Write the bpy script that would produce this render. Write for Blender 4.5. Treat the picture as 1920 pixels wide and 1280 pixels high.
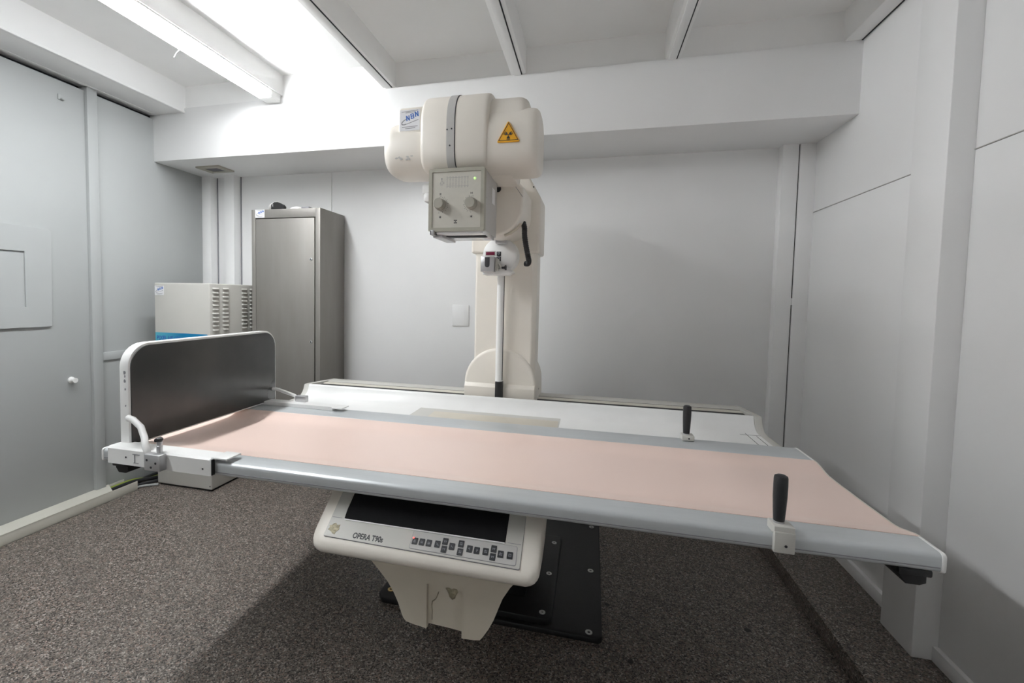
import bpy, bmesh, math, random
from mathutils import Matrix, Vector
from mathutils.geometry import tessellate_polygon

# ------------------------------------------------------------------ reset
for o in list(bpy.data.objects):
    bpy.data.objects.remove(o, do_unlink=True)
scene = bpy.context.scene
COL = scene.collection
random.seed(7)

# ------------------------------------------------------------------ camera
CAM_H = 1.27
F_PX, CX, CY = 882.355, 876.022, 605.045
YAW, PITCH, ROLL = 0.253278, 0.054334, 0.018312
cam_d = bpy.data.cameras.new('camera')
cam = bpy.data.objects.new('camera', cam_d)
COL.objects.link(cam)
cam_d.sensor_fit = 'HORIZONTAL'
cam_d.sensor_width = 36.0
cam_d.lens = F_PX / 1920 * 36.0
cam_d.shift_x = (960 - CX) / 1920
cam_d.shift_y = (CY - 640) / 1920
cam_d.clip_start = 0.05
cy_, sy_ = math.cos(YAW), math.sin(YAW)
cp_, sp_ = math.cos(PITCH), math.sin(PITCH)
cr_, sr_ = math.cos(ROLL), math.sin(ROLL)
Rz = Matrix(((cy_, sy_, 0), (-sy_, cy_, 0), (0, 0, 1)))
Bm = Matrix(((1, 0, 0), (0, 0, -1), (0, 1, 0)))
Rp = Matrix(((1, 0, 0), (0, cp_, -sp_), (0, sp_, cp_)))
Rr = Matrix(((cr_, -sr_, 0), (sr_, cr_, 0), (0, 0, 1)))
RW = Rr @ Rp @ Bm @ Rz
rot = Matrix((RW[0], -RW[1], -RW[2])).transposed()
cam.matrix_world = Matrix.Translation((0, 0, CAM_H)) @ rot.to_4x4()
scene.camera = cam

# ------------------------------------------------------------------ world, exposure
w = bpy.data.worlds.new('world')
scene.world = w
w.use_nodes = True
w.node_tree.nodes['Background'].inputs[0].default_value = (0.6, 0.65, 0.7, 1)
w.node_tree.nodes['Background'].inputs[1].default_value = 0.0
scene.view_settings.view_transform = 'Standard'
scene.view_settings.look = 'None'
scene.view_settings.gamma = 1.0
scene.view_settings.use_curve_mapping = False
scene.view_settings.exposure = 0.0
try:
    # enough diffuse bounces for a small white room
    scene.cycles.max_bounces = 16
    scene.cycles.diffuse_bounces = 12
except AttributeError:
    pass
LAMP_STRENGTH = 66.0
LAMP_SIDE_R = 92.0
LAMP_SIDE_L = 8.0
LAMP_COLOR = (0.96, 0.985, 1.0)

# ------------------------------------------------------------------ materials
def mat(name, col, rough=0.5, metal=0.0, noise=0.0, nscale=60.0, bump=0.0, bscale=200.0,
        emit=None, estr=0.0, coat=0.0, stretch=None, trans=0.0, spec=0.5):
    m = bpy.data.materials.new(name)
    m.use_nodes = True
    nt = m.node_tree
    b = nt.nodes['Principled BSDF']
    b.inputs['Base Color'].default_value = (*col, 1)
    b.inputs['Roughness'].default_value = rough
    b.inputs['Metallic'].default_value = metal
    b.inputs['Specular IOR Level'].default_value = spec
    if coat:
        b.inputs['Coat Weight'].default_value = coat
        b.inputs['Coat Roughness'].default_value = 0.15
    if trans:
        b.inputs['Transmission Weight'].default_value = trans
    if emit:
        b.inputs['Emission Color'].default_value = (*emit, 1)
        b.inputs['Emission Strength'].default_value = estr
    tc = nt.nodes.new('ShaderNodeTexCoord')
    src = tc.outputs['Object']
    if stretch:
        mp = nt.nodes.new('ShaderNodeMapping')
        mp.inputs['Scale'].default_value = stretch
        nt.links.new(src, mp.inputs[0])
        src = mp.outputs[0]
    if noise:
        n = nt.nodes.new('ShaderNodeTexNoise')
        n.inputs['Scale'].default_value = nscale
        n.inputs['Detail'].default_value = 4
        nt.links.new(src, n.inputs['Vector'])
        r = nt.nodes.new('ShaderNodeValToRGB')
        r.color_ramp.elements[0].position = 0.3
        r.color_ramp.elements[1].position = 0.7
        r.color_ramp.elements[0].color = (*[c * (1 - noise) for c in col], 1)
        r.color_ramp.elements[1].color = (*[min(1, c * (1 + noise)) for c in col], 1)
        nt.links.new(n.outputs['Fac'], r.inputs[0])
        nt.links.new(r.outputs[0], b.inputs['Base Color'])
    if bump:
        n2 = nt.nodes.new('ShaderNodeTexNoise')
        n2.inputs['Scale'].default_value = bscale
        n2.inputs['Detail'].default_value = 3
        nt.links.new(src, n2.inputs['Vector'])
        bp = nt.nodes.new('ShaderNodeBump')
        bp.inputs['Strength'].default_value = bump
        bp.inputs['Distance'].default_value = 0.002
        nt.links.new(n2.outputs['Fac'], bp.inputs['Height'])
        nt.links.new(bp.outputs[0], b.inputs['Normal'])
    return m


def granite_mat(name, stains):
    m = bpy.data.materials.new(name)
    m.use_nodes = True
    nt = m.node_tree
    b = nt.nodes['Principled BSDF']
    b.inputs['Roughness'].default_value = 0.42
    b.inputs['Specular IOR Level'].default_value = 0.35
    tc = nt.nodes.new('ShaderNodeTexCoord')
    v = nt.nodes.new('ShaderNodeTexVoronoi')
    v.inputs['Scale'].default_value = 230
    nt.links.new(tc.outputs['Object'], v.inputs['Vector'])
    sep = nt.nodes.new('ShaderNodeSeparateColor')
    nt.links.new(v.outputs['Color'], sep.inputs[0])
    r = nt.nodes.new('ShaderNodeValToRGB')
    r.color_ramp.interpolation = 'CONSTANT'
    els = r.color_ramp.elements
    cols = [(0.0, (0.028, 0.024, 0.021)), (0.14, (0.080, 0.070, 0.061)), (0.34, (0.160, 0.138, 0.120)),
            (0.58, (0.235, 0.172, 0.142)), (0.70, (0.200, 0.178, 0.158)), (0.90, (0.38, 0.345, 0.31))]
    els[0].position, els[0].color = cols[0][0], (*cols[0][1], 1)
    els[1].position, els[1].color = cols[1][0], (*cols[1][1], 1)
    for p, c in cols[2:]:
        e = els.new(p)
        e.color = (*c, 1)
    nt.links.new(sep.outputs[0], r.inputs[0])
    v2 = nt.nodes.new('ShaderNodeTexVoronoi')
    v2.inputs['Scale'].default_value = 95
    nt.links.new(tc.outputs['Object'], v2.inputs['Vector'])
    sep2 = nt.nodes.new('ShaderNodeSeparateColor')
    nt.links.new(v2.outputs['Color'], sep2.inputs[0])
    mr = nt.nodes.new('ShaderNodeMapRange')
    mr.inputs['To Min'].default_value = 0.72
    mr.inputs['To Max'].default_value = 1.22
    nt.links.new(sep2.outputs[1], mr.inputs['Value'])
    mul = nt.nodes.new('ShaderNodeVectorMath')
    mul.operation = 'SCALE'
    nt.links.new(r.outputs[0], mul.inputs[0])
    nt.links.new(mr.outputs[0], mul.inputs['Scale'])
    cur = mul.outputs[0]
    for (sx, sy, sr) in stains:
        d = nt.nodes.new('ShaderNodeVectorMath')
        d.operation = 'DISTANCE'
        nt.links.new(tc.outputs['Object'], d.inputs[0])
        d.inputs[1].default_value = (sx, sy, 0)
        mm = nt.nodes.new('ShaderNodeMapRange')
        mm.inputs['From Min'].default_value = sr * 0.6
        mm.inputs['From Max'].default_value = sr
        mm.inputs['To Min'].default_value = 0.12
        mm.inputs['To Max'].default_value = 1.0
        nt.links.new(d.outputs['Value'], mm.inputs['Value'])
        ml = nt.nodes.new('ShaderNodeVectorMath')
        ml.operation = 'SCALE'
        nt.links.new(cur, ml.inputs[0])
        nt.links.new(mm.outputs[0], ml.inputs['Scale'])
        cur = ml.outputs[0]
    nt.links.new(cur, b.inputs['Base Color'])
    return m


def gradient_mat(name, c0, c1, x0, x1):
    m = bpy.data.materials.new(name)
    m.use_nodes = True
    nt = m.node_tree
    b = nt.nodes['Principled BSDF']
    b.inputs['Roughness'].default_value = 0.4
    tc = nt.nodes.new('ShaderNodeTexCoord')
    s = nt.nodes.new('ShaderNodeSeparateXYZ')
    nt.links.new(tc.outputs['Object'], s.inputs[0])
    mr = nt.nodes.new('ShaderNodeMapRange')
    mr.inputs['From Min'].default_value = x0
    mr.inputs['From Max'].default_value = x1
    nt.links.new(s.outputs[0], mr.inputs['Value'])
    r = nt.nodes.new('ShaderNodeValToRGB')
    r.color_ramp.elements[0].color = (*c0, 1)
    r.color_ramp.elements[1].color = (*c1, 1)
    nt.links.new(mr.outputs[0], r.inputs[0])
    nt.links.new(r.outputs[0], b.inputs['Base Color'])
    return m


M = {}
M['wall'] = mat('white_paint', (0.85, 0.85, 0.85), 0.42, noise=0.012, nscale=3, bump=0.04, bscale=180)
M['wall2'] = mat('white_paint_dimmed', (0.42, 0.435, 0.435), 0.75, noise=0.012, nscale=3, bump=0.04, bscale=180, spec=0.2)  # left wall's white paint, darkened in colour to stand in for weaker light
M['wall3'] = mat('front_paint', (0.78, 0.78, 0.78), 0.6, noise=0.02, nscale=3)
M['ceil'] = mat('ceiling_paint', (0.88, 0.88, 0.875), 0.6, noise=0.015, nscale=5, bump=0.05, bscale=120)
M['granite'] = granite_mat('granite', [(0.634, 1.983, .016), (0.11, 1.99, .012), (0.179, 1.689, .014), (-0.111, 1.76, .01)])
M['granite2'] = granite_mat('granite_step', [])
M['slot'] = mat('dark_gap', (0.02, 0.022, 0.025), 0.8, noise=0.2)
M['cream'] = mat('cream_plastic', (0.81, 0.765, 0.695), 0.38, noise=0.015, nscale=8)
M['cream2'] = mat('cream_moulding', (0.60, 0.55, 0.46), 0.42, noise=0.03, nscale=14)  # yellowed cream, also darkened in colour for the shade under the table
M['white'] = mat('white_enamel', (0.82, 0.82, 0.81), 0.30, noise=0.012, nscale=12)
M['offwhite'] = mat('offwhite_steel', (0.54, 0.53, 0.495), 0.35, noise=0.015, nscale=9)
M['beige'] = mat('beige_plastic', (0.66, 0.63, 0.55), 0.45, noise=0.02, nscale=20)
M['silver'] = mat('silver_rail', (0.56, 0.585, 0.60), 0.34, metal=0.35, noise=0.03, nscale=6, stretch=(1, 14, 14))
M['steel'] = mat('brushed_steel', (0.29, 0.275, 0.258), 0.55, metal=0.6, noise=0.05, nscale=5, stretch=(3, 3, 0.6))
M['alu'] = mat('aluminium', (0.55, 0.55, 0.56), 0.35, metal=0.7, noise=0.03)
M['pink'] = mat('pink_laminate', (0.82, 0.64, 0.57), 0.28, noise=0.02, nscale=2.5)
M['darkpanel'] = mat('charcoal_laminate', (0.040, 0.041, 0.040), 0.24, noise=0.1, nscale=9)
M['black'] = mat('black_paint', (0.014, 0.014, 0.015), 0.45, noise=0.15, nscale=40)
M['blackm'] = mat('black_matte', (0.018, 0.018, 0.019), 0.7, noise=0.1)
M['tray'] = mat('tray_black', (0.011, 0.011, 0.012), 0.75, noise=0.1, spec=0.15)
M['rubber'] = mat('black_rubber', (0.016, 0.016, 0.018), 0.5, bump=0.3, bscale=300)
M['key'] = mat('key_black', (0.018, 0.02, 0.024), 0.45, noise=0.1)
M['keyprint'] = mat('key_print', (0.30, 0.31, 0.33), 0.6, noise=0.02)
M['ink'] = mat('dark_ink', (0.03, 0.03, 0.035), 0.6, noise=0.02)
M['greyink'] = mat('grey_ink', (0.25, 0.25, 0.27), 0.6, noise=0.02)
M['blueink'] = mat('blue_ink', (0.03, 0.12, 0.42), 0.5, noise=0.02)
M['cgrey'] = mat('collimator_frame', (0.38, 0.365, 0.305), 0.45, noise=0.03)
M['cface'] = mat('collimator_face', (0.56, 0.54, 0.48), 0.45, noise=0.02)
M['knob'] = mat('knob_grey', (0.37, 0.355, 0.305), 0.4, noise=0.03)
M['panelgrey'] = mat('panel_grey', (0.50, 0.49, 0.475), 0.45, noise=0.02)
M['yellow'] = mat('sign_yellow', (0.85, 0.42, 0.02), 0.4, noise=0.02)
M['sticker'] = mat('sticker_white', (0.80, 0.80, 0.82), 0.35, noise=0.01)
M['blue'] = gradient_mat('label_blue', (0.12, 0.50, 0.60), (0.0, 0.20, 0.42), 0.0, 0.22)
M['red'] = mat('display_red', (0.16, 0.012, 0.04), 0.25, noise=0.05)
M['led_red'] = mat('led_red', (0.9, 0.1, 0.08), 0.3, emit=(1.0, 0.12, 0.1), estr=2.5)
M['led_green'] = mat('led_green', (0.5, 0.9, 0.3), 0.3, emit=(0.6, 1.0, 0.35), estr=0.6)
M['lamp'] = mat('lamp_diffuser', (0.9, 0.9, 0.9), 0.5, emit=LAMP_COLOR, estr=LAMP_STRENGTH)
M['lamp_r'] = mat('lamp_lens', (0.9, 0.9, 0.9), 0.5, emit=LAMP_COLOR, estr=LAMP_SIDE_R)
M['lamp_l'] = mat('lamp_dim_side', (0.9, 0.9, 0.9), 0.5, emit=LAMP_COLOR, estr=LAMP_SIDE_L)  # weak glow, not a reflector; dimmed to spare the left wall
M['trunk'] = mat('duct_beige', (0.60, 0.585, 0.52), 0.5, noise=0.03, nscale=6)
M['cable'] = mat('cable_black', (0.02, 0.02, 0.022), 0.5, noise=0.1)
M['cableg'] = mat('cable_green', (0.24, 0.30, 0.04), 0.5, noise=0.05)
M['cablegrey'] = mat('cable_grey', (0.35, 0.36, 0.36), 0.5, noise=0.05)
M['clear'] = mat('clear_window', (0.80, 0.80, 0.80), 0.12, noise=0.01, coat=0.5)
M['foam'] = mat('torn_filler', (0.42, 0.38, 0.27), 0.8, noise=0.35, nscale=90, bump=0.8, bscale=150)
M['brass'] = mat('brass_washer', (0.60, 0.44, 0.18), 0.35, metal=0.8, noise=0.05)
M['zinc'] = mat('zinc_washer', (0.62, 0.62, 0.60), 0.4, metal=0.5, noise=0.05)
M['paper'] = mat('paper_white', (0.80, 0.79, 0.77), 0.7, noise=0.02)

# ------------------------------------------------------------------ mesh helpers
class MB:
    def __init__(self):
        self.bm = bmesh.new()

    def _merge(self, t):
        me = bpy.data.meshes.new('tmp')
        t.to_mesh(me)
        t.free()
        self.bm.from_mesh(me)
        bpy.data.meshes.remove(me)
        return self

    def box(self, x0, x1, y0, y1, z0, z1, bev=0.0, seg=2):
        t = bmesh.new()
        bmesh.ops.create_cube(t, size=1)
        for v in t.verts:
            v.co = Vector((x0 + (v.co.x + .5) * (x1 - x0), y0 + (v.co.y + .5) * (y1 - y0), z0 + (v.co.z + .5) * (z1 - z0)))
        if bev:
            bmesh.ops.bevel(t, geom=t.edges[:], offset=bev, segments=seg, profile=0.5, affect='EDGES', clamp_overlap=True)
        return self._merge(t)

    def prism(self, axis, poly, a, b, bev=0.0, seg=2, ends_only=True):
        """poly in the two other coordinates: x->(y,z)  y->(x,z)  z->(x,y)"""
        t = bmesh.new()
        def P(u, v, w_):
            return Vector((w_, u, v)) if axis == 'x' else Vector((u, w_, v)) if axis == 'y' else Vector((u, v, w_))
        A = [t.verts.new(P(u, v, a)) for u, v in poly]
        Bv = [t.verts.new(P(u, v, b)) for u, v in poly]
        n = len(poly)
        f1 = t.faces.new(A)
        f2 = t.faces.new(Bv[::-1])
        for i in range(n):
            t.faces.new((A[i], Bv[i], Bv[(i + 1) % n], A[(i + 1) % n]))
        bmesh.ops.recalc_face_normals(t, faces=t.faces[:])
        if bev:
            ed = set(f1.edges) | set(f2.edges)
            bmesh.ops.bevel(t, geom=list(ed), offset=bev, segments=seg, profile=0.5, affect='EDGES', clamp_overlap=True)
        return self._merge(t)

    def sheet(self, axis, outer, holes, a, b):
        """flat plate with holes"""
        t = bmesh.new()
        def P(u, v, w_):
            return Vector((w_, u, v)) if axis == 'x' else Vector((u, w_, v)) if axis == 'y' else Vector((u, v, w_))
        loops = [outer] + holes
        tris = tessellate_polygon([[Vector((u, v, 0)) for u, v in l] for l in loops])
        flat = [p for l in loops for p in l]
        A = [t.verts.new(P(u, v, a)) for u, v in flat]
        Bv = [t.verts.new(P(u, v, b)) for u, v in flat]
        for tr in tris:
            try:
                t.faces.new([A[i] for i in tr])
                t.faces.new([Bv[i] for i in tr][::-1])
            except ValueError:
                pass
        k = 0
        for l in loops:
            n = len(l)
            for i in range(n):
                t.faces.new((A[k + i], A[k + (i + 1) % n], Bv[k + (i + 1) % n], Bv[k + i]))
            k += n
        bmesh.ops.recalc_face_normals(t, faces=t.faces[:])
        return self._merge(t)

    def loft(self, secs, cap=True):
        t = bmesh.new()
        L = [[t.verts.new(Vector(p)) for p in s] for s in secs]
        n = len(secs[0])
        for a, b in zip(L, L[1:]):
            for i in range(n):
                t.faces.new((a[i], a[(i + 1) % n], b[(i + 1) % n], b[i]))
        if cap:
            t.faces.new(L[0][::-1])
            t.faces.new(L[-1])
        bmesh.ops.recalc_face_normals(t, faces=t.faces[:])
        return self._merge(t)

    def tube(self, path, r, n=10):
        path = [Vector(p) for p in path]
        secs = []
        up = None
        for i, p in enumerate(path):
            d = (path[min(i + 1, len(path) - 1)] - path[max(i - 1, 0)]).normalized()
            if up is None:
                up = Vector((0, 0, 1)) if abs(d.z) < .9 else Vector((1, 0, 0))
            s = d.cross(up).normalized()
            up = s.cross(d).normalized()
            rr = r[i] if isinstance(r, (list, tuple)) else r
            secs.append([p + rr * (math.cos(2 * math.pi * k / n) * s + math.sin(2 * math.pi * k / n) * up) for k in range(n)])
        return self.loft(secs)

    def lathe(self, prof, org, axis, n=28):
        """prof: (radius, height along axis)"""
        a = Vector(axis).normalized()
        u = a.orthogonal().normalized()
        v = a.cross(u)
        o = Vector(org)
        secs = [[o + a * h + max(r, 1e-4) * (math.cos(2 * math.pi * k / n) * u + math.sin(2 * math.pi * k / n) * v) for k in range(n)] for r, h in prof]
        return self.loft(secs)

    def ring(self, org, axis, r0, r1, h, n=20):
        a = Vector(axis).normalized()
        u = a.orthogonal().normalized()
        v = a.cross(u)
        o = Vector(org)
        def c(r, hh):
            return [o + a * hh + r * (math.cos(2 * math.pi * k / n) * u + math.sin(2 * math.pi * k / n) * v) for k in range(n)]
        secs = [c(r1, 0), c(r1, h), c(r0, h), c(r0, 0), c(r1, 0)]
        return self.loft(secs, cap=False)

    def xf(self, mtx):
        bmesh.ops.transform(self.bm, matrix=mtx, verts=self.bm.verts[:])
        return self


def root_of(o):
    while o.parent:
        o = o.parent
    return o


def obj(name, mb, m, parent=None, loc=None, smooth=35, label=None):
    """link the mesh (world coordinates) as one object; parts take their thing's origin"""
    me = bpy.data.meshes.new(name)
    bmesh.ops.remove_doubles(mb.bm, verts=mb.bm.verts[:], dist=1e-6)
    if parent is not None:
        org = root_of(parent)['_o']
        mb.bm.transform(Matrix.Translation(-Vector(org)))
    mb.bm.to_mesh(me)
    mb.bm.free()
    me.materials.append(M[m] if isinstance(m, str) else m)
    if smooth:
        me.shade_smooth()
        me.set_sharp_from_angle(angle=math.radians(smooth))
    o = bpy.data.objects.new(name, me)
    COL.objects.link(o)
    if parent is not None:
        o.parent = parent
    else:
        # put the origin at the base centre of the object
        xs = [v.co for v in me.vertices]
        c = Vector(((min(p.x for p in xs) + max(p.x for p in xs)) / 2, (min(p.y for p in xs) + max(p.y for p in xs)) / 2, min(p.z for p in xs)))
        if name.startswith('floor'):
            c = Vector((0, 0, 0))
        me.transform(Matrix.Translation(-c))
        o.location = c
        o['_o'] = tuple(c)
    if label:
        o['label'] = label
    return o


def tag(o, label, cat, group=None, kind=None):
    o['label'] = label
    if cat:
        o['category'] = cat
    if group:
        o['group'] = group
    if kind:
        o['kind'] = kind
    return o


def thing(name, label, cat, loc, group=None):
    o = bpy.data.objects.new(name, None)
    COL.objects.link(o)
    o.location = loc
    o.empty_display_size = 0.05
    o['_o'] = tuple(loc)
    return tag(o, label, cat, group)


def struct(name, mb, m, label, cat, smooth=35):
    return tag(obj(name, mb, m, None, smooth=smooth), label, cat, kind='structure')


def piece(src, parent, offset):
    """another copy of a part, sharing its mesh"""
    c = src.copy()
    COL.objects.link(c)
    c.parent = parent
    c.location = Vector(src.location) + Vector(offset)
    return c


def text_mb(body, size, frame, depth=0.0004, bold=0.0, align='LEFT', sx=1.0, shear=0.0):
    """text as mesh; frame: 4x4 with x = reading direction, y = up, z = out of the surface"""
    cu = bpy.data.curves.new('tx', 'FONT')
    cu.body = body
    cu.size = size
    cu.extrude = depth
    cu.offset = bold
    cu.align_x = align
    cu.shear = shear
    o = bpy.data.objects.new('tx', cu)
    COL.objects.link(o)
    bpy.context.view_layer.update()
    me = bpy.data.meshes.new_from_object(o.evaluated_get(bpy.context.evaluated_depsgraph_get()))
    bpy.data.objects.remove(o, do_unlink=True)
    bpy.data.curves.remove(cu)
    mb = MB()
    mb.bm.from_mesh(me)
    bpy.data.meshes.remove(me)
    mb.xf(frame @ Matrix.Diagonal((sx, 1, 1, 1)))
    return mb


def frame(org, xd, yd):
    x = Vector(xd).normalized()
    y = Vector(yd).normalized()
    z = x.cross(y)
    m = Matrix((x, y, z)).transposed().to_4x4()
    return Matrix.Translation(org) @ m


def rpoly(pts, radii, n=5):
    """polygon with rounded corners"""
    out = []
    k = len(pts)
    for i in range(k):
        p = Vector(pts[i])
        r = radii[i] if isinstance(radii, (list, tuple)) else radii
        if r <= 0:
            out.append(tuple(p))
            continue
        a = (Vector(pts[i - 1]) - p).normalized()
        b = (Vector(pts[(i + 1) % k]) - p).normalized()
        ang = a.angle(b)
        d = r / math.tan(ang / 2)
        c = p + (a + b).normalized() * (r / math.sin(ang / 2))
        s0 = p + a * d - c
        s1 = p + b * d - c
        a0 = math.atan2(s0.y, s0.x)
        da = math.atan2(s1.y, s1.x) - a0
        while da > math.pi:
            da -= 2 * math.pi
        while da < -math.pi:
            da += 2 * math.pi
        for j in range(n + 1):
            t = a0 + da * j / n
            out.append((c.x + r * math.cos(t), c.y + r * math.sin(t)))
    return out


def rrect(x0, x1, y0, y1, r, n=5):
    return rpoly([(x0, y0), (x1, y0), (x1, y1), (x0, y1)], r, n)


# ------------------------------------------------------------------ room constants
XL, XR, YB, YF = -2.88, 1.175, 3.069, -1.6
ZC, ZB = 2.62, 2.48            # ceiling, underside of the beams
YS, ZS = 2.596, 2.146          # front and underside of the bulkhead

# ------------------------------------------------------------------ the setting
struct('floor', MB().box(XL - .1, XR + .1, YF - .1, YB + .1, -.1, 0), 'granite', 'speckled grey-brown granite floor', 'floor', smooth=0)
struct('floor_step', MB().box(.895, XR + .05, YF, YB, -.05, .07, .003), 'granite2',
       'low granite step running along the foot of the right-hand wall', 'step')

wb = struct('wall_back', MB().box(XL - .1, XR + .1, YB + .012, YB + .1, 0, ZC + .1), 'wall', 'white panelled wall behind the tube column', 'wall')
for x0, x1 in ((XL, -1.820), (-1.816, XR)):
    obj('panel', MB().box(x0, x1, YB, YB + .014, 0, ZC, .002), 'wall', wb)
wf = struct('wall_front', MB().box(XL - .1, XR + .1, YF - .1, YF, 0, ZC + .1), 'wall3', 'plain white wall facing the back wall', 'wall', smooth=0)
wl = struct('wall_left', MB().box(XL - .1, XL - .04, YF, YB + .05, 0, ZC + .1), 'slot', 'white panelled wall behind the generator and the cable duct', 'wall')
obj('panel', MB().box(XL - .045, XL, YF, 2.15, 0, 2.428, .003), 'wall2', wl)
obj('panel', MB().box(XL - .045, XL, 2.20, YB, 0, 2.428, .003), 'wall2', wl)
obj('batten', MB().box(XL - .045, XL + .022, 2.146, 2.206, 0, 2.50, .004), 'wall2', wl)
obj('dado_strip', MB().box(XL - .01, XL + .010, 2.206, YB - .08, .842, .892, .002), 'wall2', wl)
wr = struct('wall_right', MB().box(XR + .012, XR + .1, YF, YB + .05, 0, ZC + .1), 'wall', 'white panelled wall along the granite step', 'wall')
for y0, y1 in ((YF, 1.885), (2.065, YB - .055)):
    obj('panel', MB().box(XR, XR + .014, y0, y1, 0, 1.769, .002), 'wall', wr)
    obj('panel', MB().box(XR, XR + .014, y0, y1, 1.773, ZC, .002), 'wall', wr)
    obj('seam_bead', MB().box(XR - .002, XR + .012, y0, y1, 1.770, 1.7725), 'panelgrey', wr, smooth=0)
struct('trim_1', MB().box(1.103, XR + .02, 1.885, 2.065, .06, ZC, .004), 'wall', 'white pilaster standing out of the right-hand wall', 'pilaster')
bs = struct('baseboard_right', MB().box(XR - .016, XR + .005, 2.065, YB - .05, .068, .121, .004), 'wall', 'low white baseboard on the granite step behind the pilaster', 'baseboard')
struct('baseboard_right.001', MB().box(XR - .016, XR + .005, YF, 1.885, .068, .121, .004), 'wall', 'low white baseboard on the granite step before the pilaster', 'baseboard')
# corner boards at the right
cb = struct('trim_2', MB().box(1.012, 1.092, 3.01, YB + .01, .07, ZS + .01, .003), 'wall', 'pair of vertical white boards in the right back corner', 'trim')
obj('board', MB().box(1.0985, XR + .005, 3.01, YB + .01, .07, ZS + .01, .003), 'wall', cb)
obj('slit', MB().box(1.090, 1.100, 3.022, YB + .01, .07, ZS + .01), 'slot', cb, smooth=0)
obj('slit_bridge', MB().box(1.090, 1.100, 3.012, 3.03, 1.259, 1.298), 'wall', cb, smooth=0)
# posts at the left back corner
pa = struct('trim_3', MB().box(XL, -2.80, 2.998, YB + .01, 0, ZS + .01, .004), 'wall', 'slim white post in the left back corner', 'trim')
pb = struct('trim_4', MB().box(-2.672, -2.587, 2.994, YB + .01, 0, ZS + .01, .004), 'wall', 'slim white post between the corner post and the steel locker', 'trim')
for p_, x in ((pa, -2.80), (pb, -2.587)):
    obj('joint', MB().box(x - .001, x + .007, YB - .006, YB + .002, 0, ZS), 'greyink', p_, smooth=0)
# bulkhead and ceiling
struct('trim_5', MB().box(XL - .03, XR + .01, YS, YB + .02, ZS, ZB, .004), 'wall', 'white bulkhead box across the top of the back wall', 'bulkhead')
struct('ceiling', MB().box(XL - .1, XR + .1, YF - .1, YB + .1, ZC, ZC + .1).box(XL, XR, YS + .012, YS + .2, ZB - .01, ZC + .01), 'ceil', 'white ceiling divided into bays by beams', 'ceiling', smooth=0)
lb = struct('trim_6', MB().box(XL - .05, -2.625, YF, YS + .02, 2.452, ZC + .01, .003), 'wall', 'boxed white beam along the top of the left wall', 'beam')
obj('bottom_lip', MB().box(-2.868, -2.845, YF, YS, 2.4495, 2.454, .001), 'wall', lb)
obj('edge_bead', MB().box(-2.640, -2.618, YF, YS, 2.446, 2.460, .003), 'wall', lb)
struct('trim_7', MB().box(-2.05, -1.885, YF, YS + .02, 2.497, ZC + .01, .004), 'ceil', 'white ceiling beam carrying the light strip', 'beam')
def beam(name, x0, x1, label):
    b_ = struct(name, MB().box(x0, x1, YF, YS + .02, ZB - .002, ZC + .01, .004), 'ceil', label, 'beam')
    xm = (x0 + x1) / 2
    obj('bottom_channel', MB().box(xm - .020, xm + .016, YF, YS + .003, ZB - .007, ZB + .002, .002), 'wall', b_)
    obj('groove', MB().box(xm + .016, xm + .0215, YF, YS, ZB - .0045, ZB + .002), 'slot', b_, smooth=0)
beam('trim_8', -1.205, -1.130, 'white ceiling beam next to the light strip beam')
beam('trim_9', -.452, -.371, 'white ceiling beam above the tube column')
beam('trim_10', .329, .400, 'white ceiling beam above the far hand grip')
rb = struct('trim_11', MB().box(1.100, XR + .02, YF, YS + .02, ZB - .002, ZC + .01, .004), 'ceil', 'white ceiling beam along the right-hand wall', 'beam')
obj('groove', MB().box(XR - .008, XR - .003, YF, YS, ZB - .0045, ZB + .002), 'slot', rb, smooth=0)

# ------------------------------------------------------------------ light strip
t = thing('light_strip', 'long glowing tube light fixed under a ceiling beam', 'lamp', (-1.935, 1.17, 2.46))
obj('housing', MB().box(-1.985, -1.890, -.25, 2.585, 2.488, 2.4975, .002), 'white', t)
obj('diffuser', MB().prism('y', rpoly([(-1.979, 2.458), (-1.979, 2.452), (-1.896, 2.452), (-1.896, 2.458)], [0, .003, .003, 0], 3), -.245, 2.505), 'lamp', t)
obj('side_lens', MB().box(-1.940, -1.912, -.245, 2.505, 2.4575, 2.489), 'lamp_r', t, smooth=0)  # uneven glow of the two sides is made up to light the right
obj('dim_side', MB().box(-1.983, -1.941, -.245, 2.505, 2.4575, 2.489), 'lamp_l', t, smooth=0)  # added glowing block, kept dim so the left wall stays darker
obj('end_cap', MB().box(-1.984, -1.891, 2.505, 2.594, 2.451, 2.497, .004), 'white', t)
obj('end_cap', MB().box(-1.984, -1.891, -.259, -.245, 2.451, 2.497, .004), 'white', t)
obj('cord', MB().tube([(-1.945, 1.925, 2.460), (-1.955, 1.912, 2.438), (-1.958, 1.895, 2.415), (-1.953, 1.877, 2.386)], .0013, 6), 'white', t)

# ------------------------------------------------------------------ x-ray table
T = .770
X0, X1 = -1.486, .712
tb = thing('xray_table', 'long radiography table with pink tabletop, grey side rails and control console', 'table', (-.39, 2.0, 0))

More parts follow.
